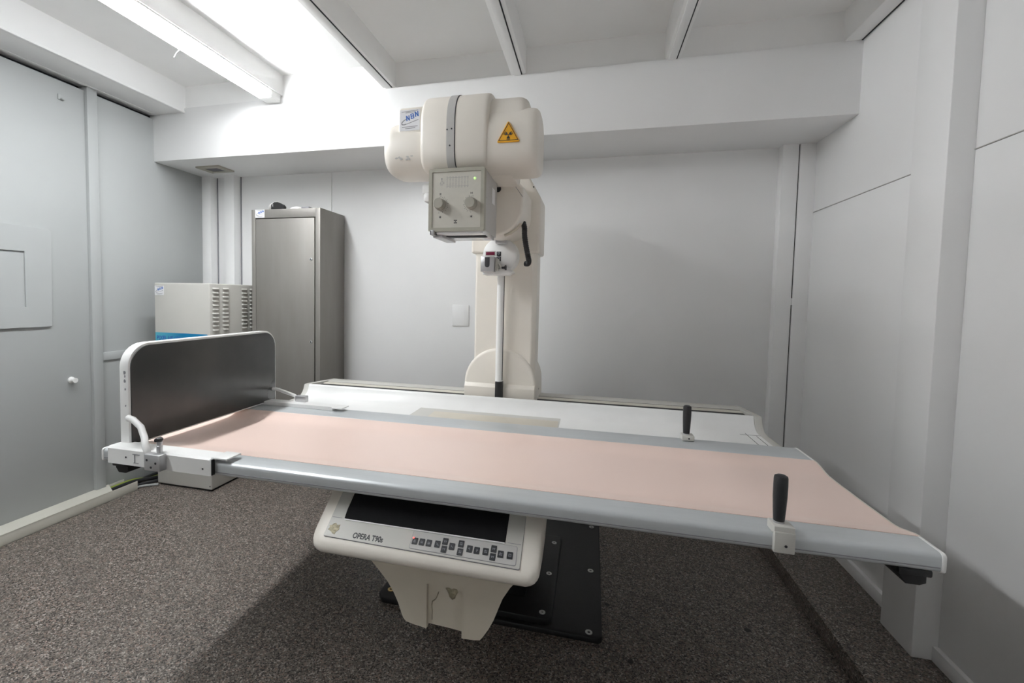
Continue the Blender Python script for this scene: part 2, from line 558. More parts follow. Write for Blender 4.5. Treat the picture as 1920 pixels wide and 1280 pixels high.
def rail(y0, y1, inner_front):
    # rounded aluminium side rail
    poly = rpoly([(y0, .731), (y1, .731), (y1, T), (y0, T)], [.008, .004, .004, .010] if inner_front else [.004, .008, .008, .004], 4)
    return MB().prism('x', poly, X0 + .006, X1 - .006)
fr = obj('front_rail', rail(1.135, 1.214, True), 'silver', tb)
obj('groove', MB().box(X0 + .01, X1 - .01, 1.1338, 1.1365, .7405, .7425), 'greyink', fr, smooth=0)
rr_ = obj('rear_rail', rail(1.712, 1.846, False), 'silver', tb)
for xa, xb_ in ((X0, X0 + .008), (X1 - .008, X1)):
    for y0, y1 in ((1.133, 1.216), (1.710, 1.848)):
        obj('end_cap', MB().prism('x', rrect(y0, y1, .729, T + .001, .008, 3), xa, xb_, .002), 'white', tb)
# pink dished top
prof = [(1.214, T), (1.232, .7675), (1.255, .762), (1.280, .756), (1.305, .7535), (1.345, .753), (1.46, .7525), (1.575, .753), (1.615, .7545), (1.640, .758), (1.665, .764), (1.690, .7685), (1.712, T)]
under = [(y, z - .010) for y, z in prof[::-1]]
obj('tabletop', MB().prism('x', prof + under, X0 + .004, X1 - .003), 'pink', tb, smooth=50)
obj('tabletop_edge', MB().prism('x', [(y, z + .0004) for y, z in prof] + [(y, z - .0114) for y, z in prof[::-1]], X1 - .003, X1 + .0005), 'beige', tb, smooth=50)
# rails under the ends
for xa, xb_ in ((-1.470, -1.418), (.652, .700)):
    e_ = obj('end_rail', MB().prism('y', [(xa, .731), (xa, .700), (xa + .012, .684), (xb_ - .012, .684), (xb_, .690), (xb_, .731)], 1.165, 1.82, .003), 'blackm', tb)
    obj('buffer', MB().box(xa - .006, xb_ + .006, 1.158, 1.176, .706, .722, .004), 'rubber', e_)
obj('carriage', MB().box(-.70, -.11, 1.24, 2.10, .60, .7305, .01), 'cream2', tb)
obj('bracket', MB().box(-.085, -.045, 1.30, 1.36, .700, .731, .003), 'beige', tb)

# base plates
bp_ = obj('base_plate', MB().prism('z', rpoly([(-.822, 1.775), (-.795, 1.742), (.070, 1.742), (.084, 1.755), (.090, 2.66), (-.80, 2.66)], [.01, .02, .012, .012, .02, .02]), 0, .022, .004), 'black', tb)
up_ = obj('upper_plate', MB().prism('z', rpoly([(-.66, 1.762), (-.103, 1.762), (-.100, 2.42), (-.66, 2.42)], .03), .0215, .046, .004), 'black', tb)
wz = obj('washer', MB().ring((0.036, 1.767, .022), (0, 0, 1), .006, .013, .003), 'zinc', tb)
for dx, dy in ((.007, .416), (.013, .848)):
    piece(wz, tb, (dx, dy, 0))
obj('washer', MB().ring((-.780, 1.800, .022), (0, 0, 1), .006, .013, .003), 'brass', tb)
wz2 = obj('washer', MB().ring((-.141, 1.797, .046), (0, 0, 1), .005, .012, .003), 'zinc', tb)
for dx, dy in ((.004, .27), (.007, .545)):
    piece(wz2, tb, (dx, dy, 0))
obj('pedestal', MB().box(-.61, -.215, 1.87, 2.36, .045, .61, .012), 'black', tb)

# console
CXL, CXR = -.708, -.098
A_ = Vector((0, 1.225, .715)); B_ = Vector((0, 1.105, .625))
fv = (A_ - B_).normalized(); fn = Vector((0, -.6, .8))
def fp(u, v, h=0.0):
    return Vector((u, 0, 0)) + B_ + fv * v + fn * h
cpoly = [(1.2225, .7165), (1.1055, .6275), (1.092, .615), (1.0845, .603), (1.085, .590), (1.0945, .580), (1.112, .575), (1.20, .575), (1.30, .60), (1.37, .66), (1.38, .7165)]
def console_section(x, s):
    # s shrinks the section towards its centre for the rounded ends
    cyc, czc = 1.20, .66
    return [(x, cyc + (y - cyc) * s, czc + (z - czc) * s) for y, z in cpoly]
secs = [console_section(x, s) for x, s in ((CXL, .80), (CXL + .003, .86), (CXL + .009, .925), (CXL + .018, .972), (CXL + .030, 1.0), (CXR - .030, 1.0), (CXR - .018, .972), (CXR - .009, .925), (CXR - .003, .86), (CXR, .80))]
con = obj('console', MB().loft(secs), 'cream', tb, smooth=60)
def fsheet(outer, holes, h0, h1):
    mb = MB().sheet('z', outer, holes, h0, h1)
    return mb.xf(frame(B_, (1, 0, 0), fv))
# face plate with the opening of the tray
plate_o = rpoly([(-.672, -.006), (-.143, -.012), (-.143, .128), (-.672, .128)], .004, 3)
tray = rpoly([(-.634, .0465), (-.184, .0465), (-.186, .126), (-.640, .126)], .003, 2)
obj('face_plate', fsheet(plate_o, [tray], -.006, .0045), 'offwhite', con)
obj('seam', fsheet(rpoly([(-.6728, -.0068), (-.1422, -.0128), (-.1422, .126), (-.6728, .126)], .004, 3), [tray], -.003, .0036), 'greyink', con)
obj('tray_front', fsheet(rrect(-.636, -.186, .047, .125, .002), [], .0012, .0030), 'tray', con)
obj('tray_ledge', fsheet(rrect(-.632, -.187, .0435, .0465, .001), [], .0, .0062), 'white', con)
obj('crease', fsheet(rrect(-.180, -.146, .0470, .0480, .0003), [], .003, .0049), 'greyink', con)
obj('crease', fsheet(rrect(-.670, -.640, .0470, .0480, .0003), [], .003, .0049), 'greyink', con)
cp = obj('control_panel', fsheet(rpoly([(-.4275, -.0035), (-.1535, -.0055), (-.1545, .0405), (-.4275, .0420)], .004, 3), [], .003, .0058), 'panelgrey', con)
obj('panel_border', fsheet(rpoly([(-.4285, -.0045), (-.1525, -.0065), (-.1535, .0415), (-.4285, .0430)], .0045, 3), [], .003, .0051), 'greyink', con)
KEYS = [(-.417, .0157), (-.398, .0158), (-.3791, .0159), (-.3563, .0165), (-.3374, .0263), (-.3365, .0065), (-.3178, .0162), (-.2955, .0264), (-.2944, .0062), (-.2718, .0171), (-.253, .0159), (-.2306, .0167), (-.2113, .0264), (-.2112, .0065), (-.1927, .0159), (-.1695, .0163)]
def strokes(lines, wdt=.0011):
    mb = MB()
    for (x0, y0), (x1, y1) in lines:
        d = Vector((x1 - x0, y1 - y0))
        if d.length < 1e-6:
            continue
        nn = Vector((-d.y, d.x)).normalized() * wdt / 2
        mb.sheet('z', [(x0 - nn.x, y0 - nn.y), (x1 - nn.x, y1 - nn.y), (x1 + nn.x, y1 + nn.y), (x0 + nn.x, y0 + nn.y)], [], 0, .0004)
    return mb
SYM = {
 'lamp': [((-.002, .002), (.001, .002)), ((-.002, .002), (-.002, -.003)), ((-.002, -.003), (.003, -.003)), ((0, .001), (.002, -.001))],
 'box': [((-.003, -.001), (.003, -.001)), ((-.002, -.001), (-.002, .003)), ((.002, -.001), (.002, .003)), ((-.003, -.003), (.003, -.003))],
 'slash': [((-.003, .003), (.003, -.003)), ((-.002, -.002), (.0, .001)), ((.001, -.003), (.004, -.003))],
 'table': [((-.004, .001), (.004, .001)), ((-.002, .001), (-.002, -.003)), ((.002, .001), (.002, -.003))],
 'arrows': [((-.004, .002), (.004, .002)), ((-.001, .004), (-.001, -.004)), ((-.004, -.002), (.004, -.002)), ((.002, 0), (.002, -.004))],
 'bar': [((0, .004), (0, -.004)), ((-.003, 0), (.001, 0)), ((-.003, .002), (-.001, .0))],
 'barr': [((0, .004), (0, -.004)), ((.003, 0), (-.001, 0)), ((.003, .002), (.001, .0))],
 'stop': [((-.003, .003), (.003, .003)), ((-.003, -.003), (.003, -.003)), ((-.003, .003), (-.003, -.003)), ((.003, .003), (.003, -.003)), ((0, .003), (0, -.001))]}
KS = ['lamp', 'box', 'box', 'slash', 'table', 'table', 'slash', 'arrows', 'arrows', 'bar', 'barr', 'arrows', 'table', 'table', 'arrows', 'stop']
for (u, v), s_ in zip(KEYS, KS):
    k_ = obj('key', fsheet(rrect(u - .0072, u + .0072, v - .0085, v + .0085, .0012, 2), [], .0055, .0072), 'key', con)
    fo = frame(fp(u, v, .0072), (1, 0, 0), fv)
    # the print on the cap is part of its key: joined into the key as a second material
    sm = strokes(SYM[s_], .0010).xf(fo)
    sm.bm.transform(Matrix.Translation(-Vector(tb['_o'])))
    me2 = bpy.data.meshes.new('t')
    sm.bm.to_mesh(me2)
    sm.bm.free()
    bmk = bmesh.new()
    bmk.from_mesh(k_.data)
    nf = len(bmk.faces)
    bmk.from_mesh(me2)
    bmk.faces.ensure_lookup_table()
    for f in bmk.faces[nf:]:
        f.material_index = 1
    bmk.to_mesh(k_.data)
    bmk.free()
    bpy.data.meshes.remove(me2)
    k_.data.materials.append(M['keyprint'])
obj('indicator', MB().lathe([(.0022, 0), (.0022, .0012), (.0012, .0022), (.0002, .0025)], fp(-.4225, .0228, .0068), fn, 12), 'led_red', con, label='small red indicator light')
obj('lettering', text_mb('OPERA T90s', .0205, frame(fp(-.590, -.0005, .0047), (1, 0, 0), fv), .0003, .0005, sx=.79, shear=.0), 'ink', con, smooth=0, label='OPERA T90s in black letters')
# torn patch at the corner of the face
rough_poly = []
for k in range(16):
    a = 2 * math.pi * k / 16
    r = .018 * (0.65 + .6 * random.random())
    rough_poly.append((-.651 + r * 1.05 * math.cos(a), .017 + r * .85 * math.sin(a)))
obj('torn_patch', fsheet(rough_poly, [], .0, .0055), 'foam', con, label='torn patch of yellowish filler')

# lower cover, a funnel with a broken middle panel
left = [(-.610, .600), (-.586, .560), (-.562, .532), (-.538, .508), (-.515, .483), (-.497, .456), (-.483, .428), (-.474, .403), (-.468, .389), (-.460, .381), (-.448, .378)]
right = [(-.268, .366), (-.252, .369), (-.243, .381), (-.229, .404), (-.216, .431), (-.205, .462), (-.194, .492), (-.175, .525), (-.149, .557), (-.125, .577), (-.105, .600)]
nl, nr, nz = -.401, -.302, .497
body = left + right
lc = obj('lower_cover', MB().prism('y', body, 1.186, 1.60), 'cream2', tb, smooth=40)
front = left + [(nl, .372), (nl, nz)] + [(nr, nz), (nr, .364)] + right
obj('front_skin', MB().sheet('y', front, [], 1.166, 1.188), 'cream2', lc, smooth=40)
hole = [(x + .012, z + .026) for x, z in [(-.363, .462), (-.355, .4655), (-.346, .461), (-.338, .466), (-.330, .463), (-.328, .455), (-.333, .446), (-.336, .438), (-.344, .432), (-.352, .438), (-.356, .450)]]
crack = [(-.381, .455), (-.379, .453), (-.383, .440), (-.389, .430), (-.396, .424), (-.398, .412), (-.3965, .398), (-.397, .372), (-.399, .372), (-.399, .398), (-.401, .412), (-.399, .4255), (-.3905, .4315), (-.3855, .441)]
crack = [(x + .010, z + .020) for x, z in crack]
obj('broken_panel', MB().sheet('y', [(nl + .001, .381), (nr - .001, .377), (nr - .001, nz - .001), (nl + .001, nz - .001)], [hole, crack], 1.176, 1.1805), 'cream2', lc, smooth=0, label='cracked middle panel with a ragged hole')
obj('hole_backing', MB().box(-.356, -.312, 1.1830, 1.1845, .452, .497).box(-.394, -.366, 1.1830, 1.1845, .390, .480), 'foam', lc, smooth=0)

# track for the tube column behind the tabletop
FZ = .728
tp = [(1.80, FZ), (2.150, FZ), (2.170, .731), (2.188, .738), (2.202, .750), (2.212, .765), (2.217, .778), (2.220, .786), (2.226, .7885), (2.233, .787), (2.235, .778), (2.235, .62), (1.80, .62)]
TX0, TX1 = -1.478, .722
tk = obj('track_cover', MB().prism('x', tp, TX0 + .03, TX1 - .032), 'white', tb, smooth=50)
for xa, xb_ in ((TX0, TX0 + .029), (TX1 - .031, TX1)):
    ep = [(1.80, FZ - .001), (2.150, FZ - .001), (2.170, .730), (2.188, .737), (2.202, .749), (2.212, .764), (2.218, .779), (2.222, .7865), (2.24, .787), (2.42, .775), (2.522, .7675), (2.533, .757), (2.533, .62), (1.80, .62)]
    obj('track_end', MB().prism('x', ep, xa, xb_, .003), 'offwhite', tb, smooth=40)
obj('slot_floor', MB().box(TX0 + .025, TX1 - .025, 2.23, 2.35, .62, .735).box(TX0 + .025, TX1 - .025, 2.30, 2.363, .70, .766), 'blackm', tb, smooth=0)
gr = obj('guide_rail', MB().box(TX0 + .025, TX1 - .025, 2.362, 2.413, .62, .7685, .002), 'beige', tb)
obj('rail_joint', MB().box(TX0 + .028, TX1 - .03, 2.4115, 2.413, .76, .7695), 'ink', tb, smooth=0)
obj('rear_cover', MB().prism('x', [(2.413, .62), (2.413, .769), (2.419, .7725), (2.50, .7695), (2.520, .767), (2.530, .757), (2.530, .62)], TX0 + .028, TX1 - .030), 'offwhite', tb, smooth=40)
obj('joint_line', MB().box(.640, .642, 1.85, 2.17, FZ - .001, FZ + .0006), 'ink', tb, smooth=0)
obj('joint_line', MB().box(.672, .674, 1.85, 2.12, FZ - .001, FZ + .0006), 'ink', tb, smooth=0)
obj('joint_line', MB().box(.615, .69, 2.128, 2.130, FZ - .001, FZ + .0006), 'ink', tb, smooth=0)
obj('track_foot', MB().box(-.60, -.22, 2.05, 2.52, .60, .64), 'black', tb)
obj('yellowed_strip', MB().box(-.78, -.11, 1.90, 2.145, FZ - .001, FZ + .0008), 'offwhite', tb, smooth=0)

# ------------------------------------------------------------------ footboard
FX0, FX1 = -1.443, -1.405
fb = thing('footboard', 'upright charcoal footboard in a chipped white frame clamped on the table end', 'footboard', (-1.42, 1.52, T))
outer = rpoly([(1.162, T + .004), (1.888, T + .004), (1.888, 1.102), (1.162, 1.102)], [.004, .004, .075, .075], 8)
inner = rpoly([(1.170, T + .010), (1.880, T + .010), (1.880, 1.094), (1.170, 1.094)], [.004, .004, .068, .068], 8)
f_ = obj('frame', MB().prism('x', outer, FX0, FX1 - .002, .004), 'white', fb)
obj('board', MB().prism('x', inner, FX1 - .006, FX1 + .001, .001), 'darkpanel', fb)
for (y, z, s) in ((1.1612, 1.012, .007), (1.1612, .985, .006), (1.1612, .958, .004), (1.1612, .905, .003), (1.1612, 1.000, .004)):
    pl = [(FX1 - .012 - s * .5 + s * (.5 + .4 * random.random()) * math.cos(a * math.pi / 4), z + s * (.6 + .7 * random.random()) * math.sin(a * math.pi / 4)) for a in range(8)]
    obj('paint_chip', MB().sheet('y', pl, [], y, y + .003), 'greyink', f_, smooth=0)
for side, (ya, yb_) in (('front', (1.121, 1.178)), ('rear', (1.800, 1.862))):
    if side == 'front':
        cpro = [(ya, .733), (ya, .780), (ya + .006, .786), (yb_, .786), (yb_, .7705), (1.1345, .7705), (1.1345, .733)]
    else:
        cpro = [(yb_, .733), (yb_, .780), (yb_ - .006, .786), (ya, .786), (ya, .7705), (1.8465, .7705), (1.8465, .733)]
    sl = obj('sleeve', MB().prism('x', rpoly(cpro, 0), -1.400 - .045, -1.060, .0015), 'white', fb)
    yo = ya if side == 'front' else yb_
    sg = -1 if side == 'front' else 1
    # tip of the sleeve and its open mouth
    obj('mouth', MB().box(-1.0605, -1.056, min(yo, yo - sg * .012), max(yo, yo - sg * .012), .733, .784, .001).box(-1.062, -1.010, min(yo - sg * .010, yo - sg * .07), max(yo - sg * .010, yo - sg * .07), .7805, .7855, .001), 'white', sl)
    obj('shadow_gap', MB().box(-1.0575, -1.0535, min(yo - sg * .001, yo - sg * .0125), max(yo - sg * .001, yo - sg * .0125), .735, .781), 'blackm', sl)
    for sx_ in (-1.372, -1.265, -1.085):
        obj('screw_hole', MB().lathe([(.003, 0), (.003, .0006)], (sx_, yo, .757 if sx_ < -1.3 else .752), (0, sg, 0), 10), 'ink', sl)
    # bent tube handle: leaves the board, runs down to the clamp
    if side == 'front':
        yh, yk = 1.150, 1.116
        hpth = [(-1.404, 1.160, .868), (-1.392, yh, .870), (-1.375, yh, .867), (-1.345, yh, .846), (-1.312, 1.133, .820), (-1.290, yk, .801), (-1.281, yk, .782), (-1.279, yk, .742)]
        blk = (-1.272, -1.214, yk - .022, yk + .004, .737, .786)
    else:
        yk = 1.862
        hpth = [(-1.404, 1.862, .831), (-1.390, 1.862, .832), (-1.372, 1.862, .829), (-1.335, 1.862, .820), (-1.300, 1.862, .811), (-1.286, 1.862, .806), (-1.280, 1.862, .798), (-1.279, 1.862, .783)]
        blk = (-1.274, -1.222, 1.842, 1.870, .784, .812)
    obj('handle', MB().tube(hpth, .0098 if side == 'front' else .0078, 12), 'white', fb)
    cl = obj('clamp_block', MB().box(*blk, .003), 'alu', fb)
    if side == 'rear':
        obj('clamp_foot', MB().box(-1.258, -1.236, 1.845, 1.862, .779, .786), 'blackm', cl)
    yc = yk + sg * .023
    for (dx, dz) in ((-.046, .017), (-.014, .010), (-.031, -.004)) if side == 'front' else ():
        obj('screw_hole', MB().lathe([(.0036, 0), (.0036, .0006)], (-1.214 + dx, yc - sg * .0008, .752 + dz), (0, sg, 0), 12), 'ink', cl)
    if side == 'front':
        obj('pin', MB().lathe([(.0085, 0), (.0085, .022), (.0065, .024), (.0065, .027), (.008, .028), (.008, .036)], (-1.240, yk + .004, .784), (0, 0, 1), 16), 'alu', cl)
        obj('pin_cap', MB().prism('y', rpoly([(-1.250, .818), (-1.233, .822), (-1.233, .829), (-1.243, .833), (-1.251, .827)], .003, 3), yk - .006, yk + .012, .002), 'rubber', cl)
        sc2 = MB()
        sc2.box(-1.345, -1.318, 1.1195, 1.1215, .7685, .7705).box(-1.342, -1.322, 1.1195, 1.1215, .742, .7435).box(-1.338, -1.336, 1.1195, 1.1215, .742, .768)
        obj('scuff', sc2, 'greyink', sl, smooth=0)

# ------------------------------------------------------------------ hand grips
def grip(x, ye, front, label):
    """ye: outer face of the rail the clamp hooks over"""
    g = thing('hand_grip', label, 'hand grip', (x, ye, T), 'hand grips clamped on the table rails')
    s = -1 if front else 1
    def yy(a, b):
        return (min(ye + s * a, ye + s * b), max(ye + s * a, ye + s * b))
    y0, y1 = yy(.0005, .014)
    y2, y3 = yy(-.034, .010)
    c = obj('clamp', MB().box(x - .0205, x + .0205, y0, y1, .733, .779, .003).box(x - .0205, x + .0205, y2, y3, T + .0005, .790, .003), 'offwhite', g)
    hy = ye - s * .014
    obj('collar', MB().lathe([(.011, 0), (.011, .006)], (x - .004, hy, .788), (0, 0, 1), 16), 'alu', g)
    obj('grip', MB().lathe([(.0100, 0), (.0110, .002), (.0125, .028), (.0138, .055), (.0140, .080), (.0136, .096), (.0125, .100), (.008, .1025), (.0005, .103)], (x - .004, hy, .793), (0, 0, 1), 24), 'rubber', g)
    yo = ye + s * (.0143 if front else -.0345)
    yo2 = yo if front else ye - s * .0343
    obj('set_screw', MB().lathe([(.003, 0), (.003, .0008)], (x + .002, yo2, .780 if not front else .75), (0, s if front else -s, 0), 10), 'ink', g)
    return g
grip(.421, 1.136, True, 'black hand grip clamped on the table rail farthest from the tube column')
grip(.357, 1.838, False, 'black hand grip clamped on the table rail beside the tube column track')

# ------------------------------------------------------------------ tube column
st = thing('tube_column', 'cream radiography column carrying the x-ray tube head over the table', 'x-ray stand', (-.40, 2.42, .74))
CXm = -.395
obj('column', MB().prism('z', rpoly([(-.556, 2.290), (-.270, 2.290), (-.250, 2.315), (-.256, 2.50), (-.556, 2.50)], [.014, .012, .012, .012, .012], 4), .76, 1.52), 'cream', st)
arch = [(-.602, .745)] + [(-.420 + .180 * math.cos(math.pi - a * math.pi / 20), .842 + .180 * math.sin(math.pi - a * math.pi / 20)) for a in range(21)] + [(-.238, .745)]
bc = obj('base_cover', MB().prism('y', arch, 2.275, 2.575, .014, 3), 'cream', st, smooth=45)
obj('base_bulge', MB().prism('x', rpoly([(2.28, .745), (2.264, .745), (2.262, .828), (2.277, .848), (2.285, .848)], [0, .004, .006, .006, 0], 3), -.596, -.244, .004), 'cream', bc)
obj('side_screw', MB().lathe([(.004, 0), (.004, .001)], (-.2385, 2.40, .81), (1, 0, 0), 10), 'ink', bc)
hd = obj('head_cover', MB().prism('y', rpoly([(-.576, 1.487), (-.238, 1.487), (-.238, 1.748), (-.312, 1.878), (-.50, 1.878), (-.576, 1.748)], [.012, .012, .03, .04, .04, .03], 4), 2.278, 2.50, .012, 3), 'cream', st, smooth=45)
obj('head_screw', MB().lathe([(.0035, 0), (.0035, .001)], (-.275, 2.2785, 1.800), (0, -1, 0), 10), 'ink', hd)
# tube arm
armp = [(-.283, 1.652), (-.283, 1.735), (-.347, 1.806), (-.500, 1.806), (-.520, 1.735)] + [(-.4015 + .1185 * math.cos(math.pi + a * math.pi / 14), 1.652 + .119 * math.sin(math.pi + a * math.pi / 14)) for a in range(14)]
ar = obj('arm', MB().prism('y', armp, 1.985, 2.285, .012, 3), 'cream', st, smooth=40)
obj('arm_seam', MB().sheet('y', [(-.333, 1.760), (-.3315, 1.761), (-.284, 1.694), (-.2855, 1.693)], [], 1.9835, 1.987), 'greyink', ar, smooth=0)
obj('arm_opening', MB().prism('y', [(-.402, 1.715), (-.385, 1.716), (-.377, 1.724), (-.376, 1.79), (-.384, 1.79), (-.385, 1.762), (-.394, 1.752), (-.402, 1.748)], 1.975, 1.99), 'blackm', ar)
obj('arm_bracket', MB().box(-.376, -.358, 1.955, 1.99, 1.765, 1.80, .003), 'beige', ar)
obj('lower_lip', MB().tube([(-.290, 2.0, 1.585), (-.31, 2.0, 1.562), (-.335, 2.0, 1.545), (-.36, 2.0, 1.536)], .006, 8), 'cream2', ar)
obj('neck', MB().box(-.433, -.377, 2.16, 2.24, 1.52, 1.56, .006), 'alu', st)
# cable
cpath = [(-.296, 2.10, 1.605), (-.288, 2.09, 1.58), (-.287, 2.09, 1.55), (-.283, 2.10, 1.515), (-.277, 2.11, 1.48), (-.272, 2.12, 1.452), (-.271, 2.135, 1.437), (-.277, 2.15, 1.427), (-.29, 2.16, 1.428)]
cv = []
def catmull(pts, k=6):
    P = [Vector(p) for p in pts]
    out = []
    for i in range(len(P) - 1):
        p0, p1, p2, p3 = P[max(i - 1, 0)], P[i], P[i + 1], P[min(i + 2, len(P) - 1)]
        for j in range(k):
            t_ = j / k
            out.append(.5 * ((2 * p1) + (-p0 + p2) * t_ + (2 * p0 - 5 * p1 + 4 * p2 - p3) * t_ ** 2 + (-p0 + 3 * p1 - 3 * p2 + p3) * t_ ** 3))
    out.append(P[-1])
    return out
cv = catmull(cpath, 8)
obj('cable_hose', MB().tube(cv, [.0125 if i % 2 else .0108 for i in range(len(cv))], 12), 'rubber', st, label='black corrugated cable hose')

# angle display disc and tilt rod
ds = obj('display_disc', MB().lathe([(.0005, 0), (.076, 0), (.082, .004), (.083, .012), (.083, .075)], (-.412, 2.175, 1.467), (0, 1, 0), 40), 'white', st)
obj('display', MB().box(-.478, -.436, 2.1735, 2.1765, 1.469, 1.484, .0005), 'red', ds)
obj('display_frame', MB().box(-.481, -.431, 2.1745, 2.1768, 1.463, 1.488, .0005), 'panelgrey', ds)
for z in (1.464, 1.441):
    k_ = obj('key', MB().box(-.427, -.406, 2.1725, 2.1765, z, z + .021, .001), 'key', ds)
    obj('key_symbol', strokes([((-.006, .004), (0, -.004)), ((.006, .004), (0, -.004)), ((-.006, .005), (.006, .005))], .0022).xf(frame((-.4165, 2.1725, z + .011), (1, 0, 0), (0, 0, 1))), 'keyprint', k_, smooth=0)
gb = obj('lock_box', MB().box(-.488, -.425, 2.110, 2.178, 1.388, 1.458, .003), 'alu', st)
obj('lock_slot', MB().sheet('y', rpoly([(-.468, 1.408), (-.446, 1.408), (-.446, 1.454), (-.468, 1.454)], [.0105, .0105, .001, .001], 5), [], 2.1085, 2.112), 'ink', gb)
obj('lock_lever', MB().prism('x', [(2.12, 1.392), (2.175, 1.392), (2.175, 1.45), (2.135, 1.45)], -.424, -.412, .002), 'offwhite', gb)
obj('arm_lever', MB().tube([(-.418, 2.14, 1.443), (-.408, 2.14, 1.425), (-.395, 2.14, 1.405)], .005, 8), 'offwhite', gb)
obj('knob', MB().lathe([(.005, 0), (.005, .012), (.007, .014), (.012, .018), (.012, .022), (.006, .023)], (-.396, 2.14, 1.408), (1, .0, .05), 16), 'rubber', gb)
obj('yoke', MB().prism('y', rpoly([(-.487, 1.376), (-.37, 1.376), (-.345, 1.39), (-.37, 1.410), (-.487, 1.392)], .004, 3), 2.15, 2.24, .004), 'white', st)
rd = obj('tilt_rod', MB().lathe([(.0175, 0), (.0175, .52)], (-.4165, 2.243, .865), (0, 0, 1), 20), 'white', st)
obj('rod_groove', MB().box(-.4005, -.3985, 2.236, 2.246, .87, 1.375), 'blackm', rd, smooth=0)
obj('rod_foot', MB().box(-.434, -.398, 2.238, 2.27, .745, .862, .002).box(-.426, -.406, 2.236, 2.25, .860, .868, .001), 'black', st)

# tube head
def sect(x, yc, zc, a, bt, bb, nt_=2.4, nb=2.4, n=40, s=1.0):
    out = []
    for k in range(n):
        t_ = 2 * math.pi * k / n
        c, s_ = math.cos(t_), math.sin(t_)
        e = nt_ if s_ >= 0 else nb
        b = bt if s_ >= 0 else bb
        out.append((x, yc + s * a * math.copysign(abs(c) ** (2 / e), c), zc + s * b * math.copysign(abs(s_) ** (2 / e), s_)))
    return out
TY, TZ = 1.825, 1.895
def headpart(xs, yc, zc, a, bt, bb, nt_, nb):
    return MB().loft([sect(x, yc, zc, a, bt, bb, nt_, nb, 48, s) for x, s in xs])
th = obj('tube_head', headpart([(-.634, .90), (-.632, .955), (-.627, .985), (-.619, 1.0), (-.392, 1.0), (-.382, .985), (-.377, .955), (-.375, .90)], TY, 1.900, .137, .145, .155, 2.3, 5.0), 'cream', st, smooth=60)
obj('left_housing', headpart([(-.803, .45), (-.802, .62), (-.799, .74), (-.793, .84), (-.783, .92), (-.768, .97), (-.752, 1.0), (-.62, 1.0)], TY, 1.850, .118, .106, .107, 2.2, 2.9), 'cream', st, smooth=60)
lb_ = obj('label_box', MB().box(-.732, -.622, 1.715, 1.90, 1.86, 1.990, .014, 3), 'cream', st)
obj('right_housing', headpart([(-.40, 1.02), (-.34, 1.0), (-.235, 1.0), (-.216, .985), (-.206, .955), (-.199, .90), (-.196, .82), (-.195, .6)], TY, 1.853, .128, .122, .114, 2.6, 3.4), 'cream', st, smooth=60)
obj('right_bump', headpart([(-.40, 1.03), (-.34, 1.0), (-.275, 1.0), (-.262, .985), (-.250, .95), (-.243, .90), (-.237, .80)], TY + .01, 1.86, .118, .163, .10, 2.8, 3.0), 'cream', st, smooth=60)
sb = MB()
for x, s in ((-.5285, 1.012), (-.5000, 1.012)):
    pass
bnd = obj('band', headpart([(-.5290, 1.0), (-.5290, 1.016), (-.4995, 1.016), (-.4995, 1.0)], TY, 1.900, .137, .145, .155, 2.3, 5.0), 'panelgrey', st, smooth=40)
obj('band_edge', headpart([(-.4995, 1.0), (-.4995, 1.013), (-.4965, 1.013), (-.4965, 1.0)], TY, 1.900, .137, .145, .155, 2.3, 5.0), 'ink', bnd, smooth=40)
sc = MB()
for x, z in ((-.526, 1.883), (-.509, 1.885), (-.515, 1.825)):
    sc.lathe([(.003, 0), (.003, .001)], (x, TY - .1395, z), (0, -1, 0), 10)
obj('rivet', sc, 'ink', bnd)
vs = MB()
for k in range(5):
    z = 1.885 - k * .018
    vs.sheet('x', [(1.745, z + .012), (1.79, z - .004), (1.79, z - .010), (1.745, z + .006)], [], -.203, -.1955)
obj('vent_slot', vs, 'ink', st, smooth=0)
# radiation sign
rs_ = MB().sheet('y', rpoly([(-.341, 1.826), (-.257, 1.826), (-.300, 1.901)], .003, 2), [], 1.6925, 1.700)
sg_ = obj('radiation_sign', rs_, 'yellow', st, smooth=0, label='yellow triangular radiation warning sign')
def tri(c, s):
    base = [(-.338, 1.830), (-.260, 1.830), (-.299, 1.898)]
    return [(c[0] + (x - c[0]) * s, c[1] + (z - c[1]) * s) for x, z in base]
obj('sign_border', MB().sheet('y', tri((-.299, 1.851), .93), [tri((-.299, 1.851), .85)], 1.6915, 1.693), 'ink', sg_, smooth=0)
tf = MB()
cc = (-.299, 1.8505)
tf.lathe([(.0022, 0), (.0022, .001)], (cc[0], 1.6925, cc[1]), (0, -1, 0), 12)
for a0 in (30, 150, 270):
    pl = []
    for k in range(7):
        a = math.radians(a0 - 30 + 10 * k)
        pl.append((cc[0] + .0125 * math.cos(a), cc[1] + .0125 * math.sin(a)))
    for k in range(6, -1, -1):
        a = math.radians(a0 - 30 + 10 * k)
        pl.append((cc[0] + .0036 * math.cos(a), cc[1] + .0036 * math.sin(a)))
    tf.sheet('y', pl, [], 1.6915, 1.693)
    for (r0, r1) in ((.0142, .0150), (.0162, .0169)):
        pl = []
        for k in range(7):
            a = math.radians(a0 - 24 + 8 * k)
            pl.append((cc[0] + r1 * math.cos(a), cc[1] + r1 * math.sin(a)))
        for k in range(6, -1, -1):
            a = math.radians(a0 - 24 + 8 * k)
            pl.append((cc[0] + r0 * math.cos(a), cc[1] + r0 * math.sin(a)))
        tf.sheet('y', pl, [], 1.6915, 1.693)
obj('trefoil', tf, 'ink', sg_, smooth=0)

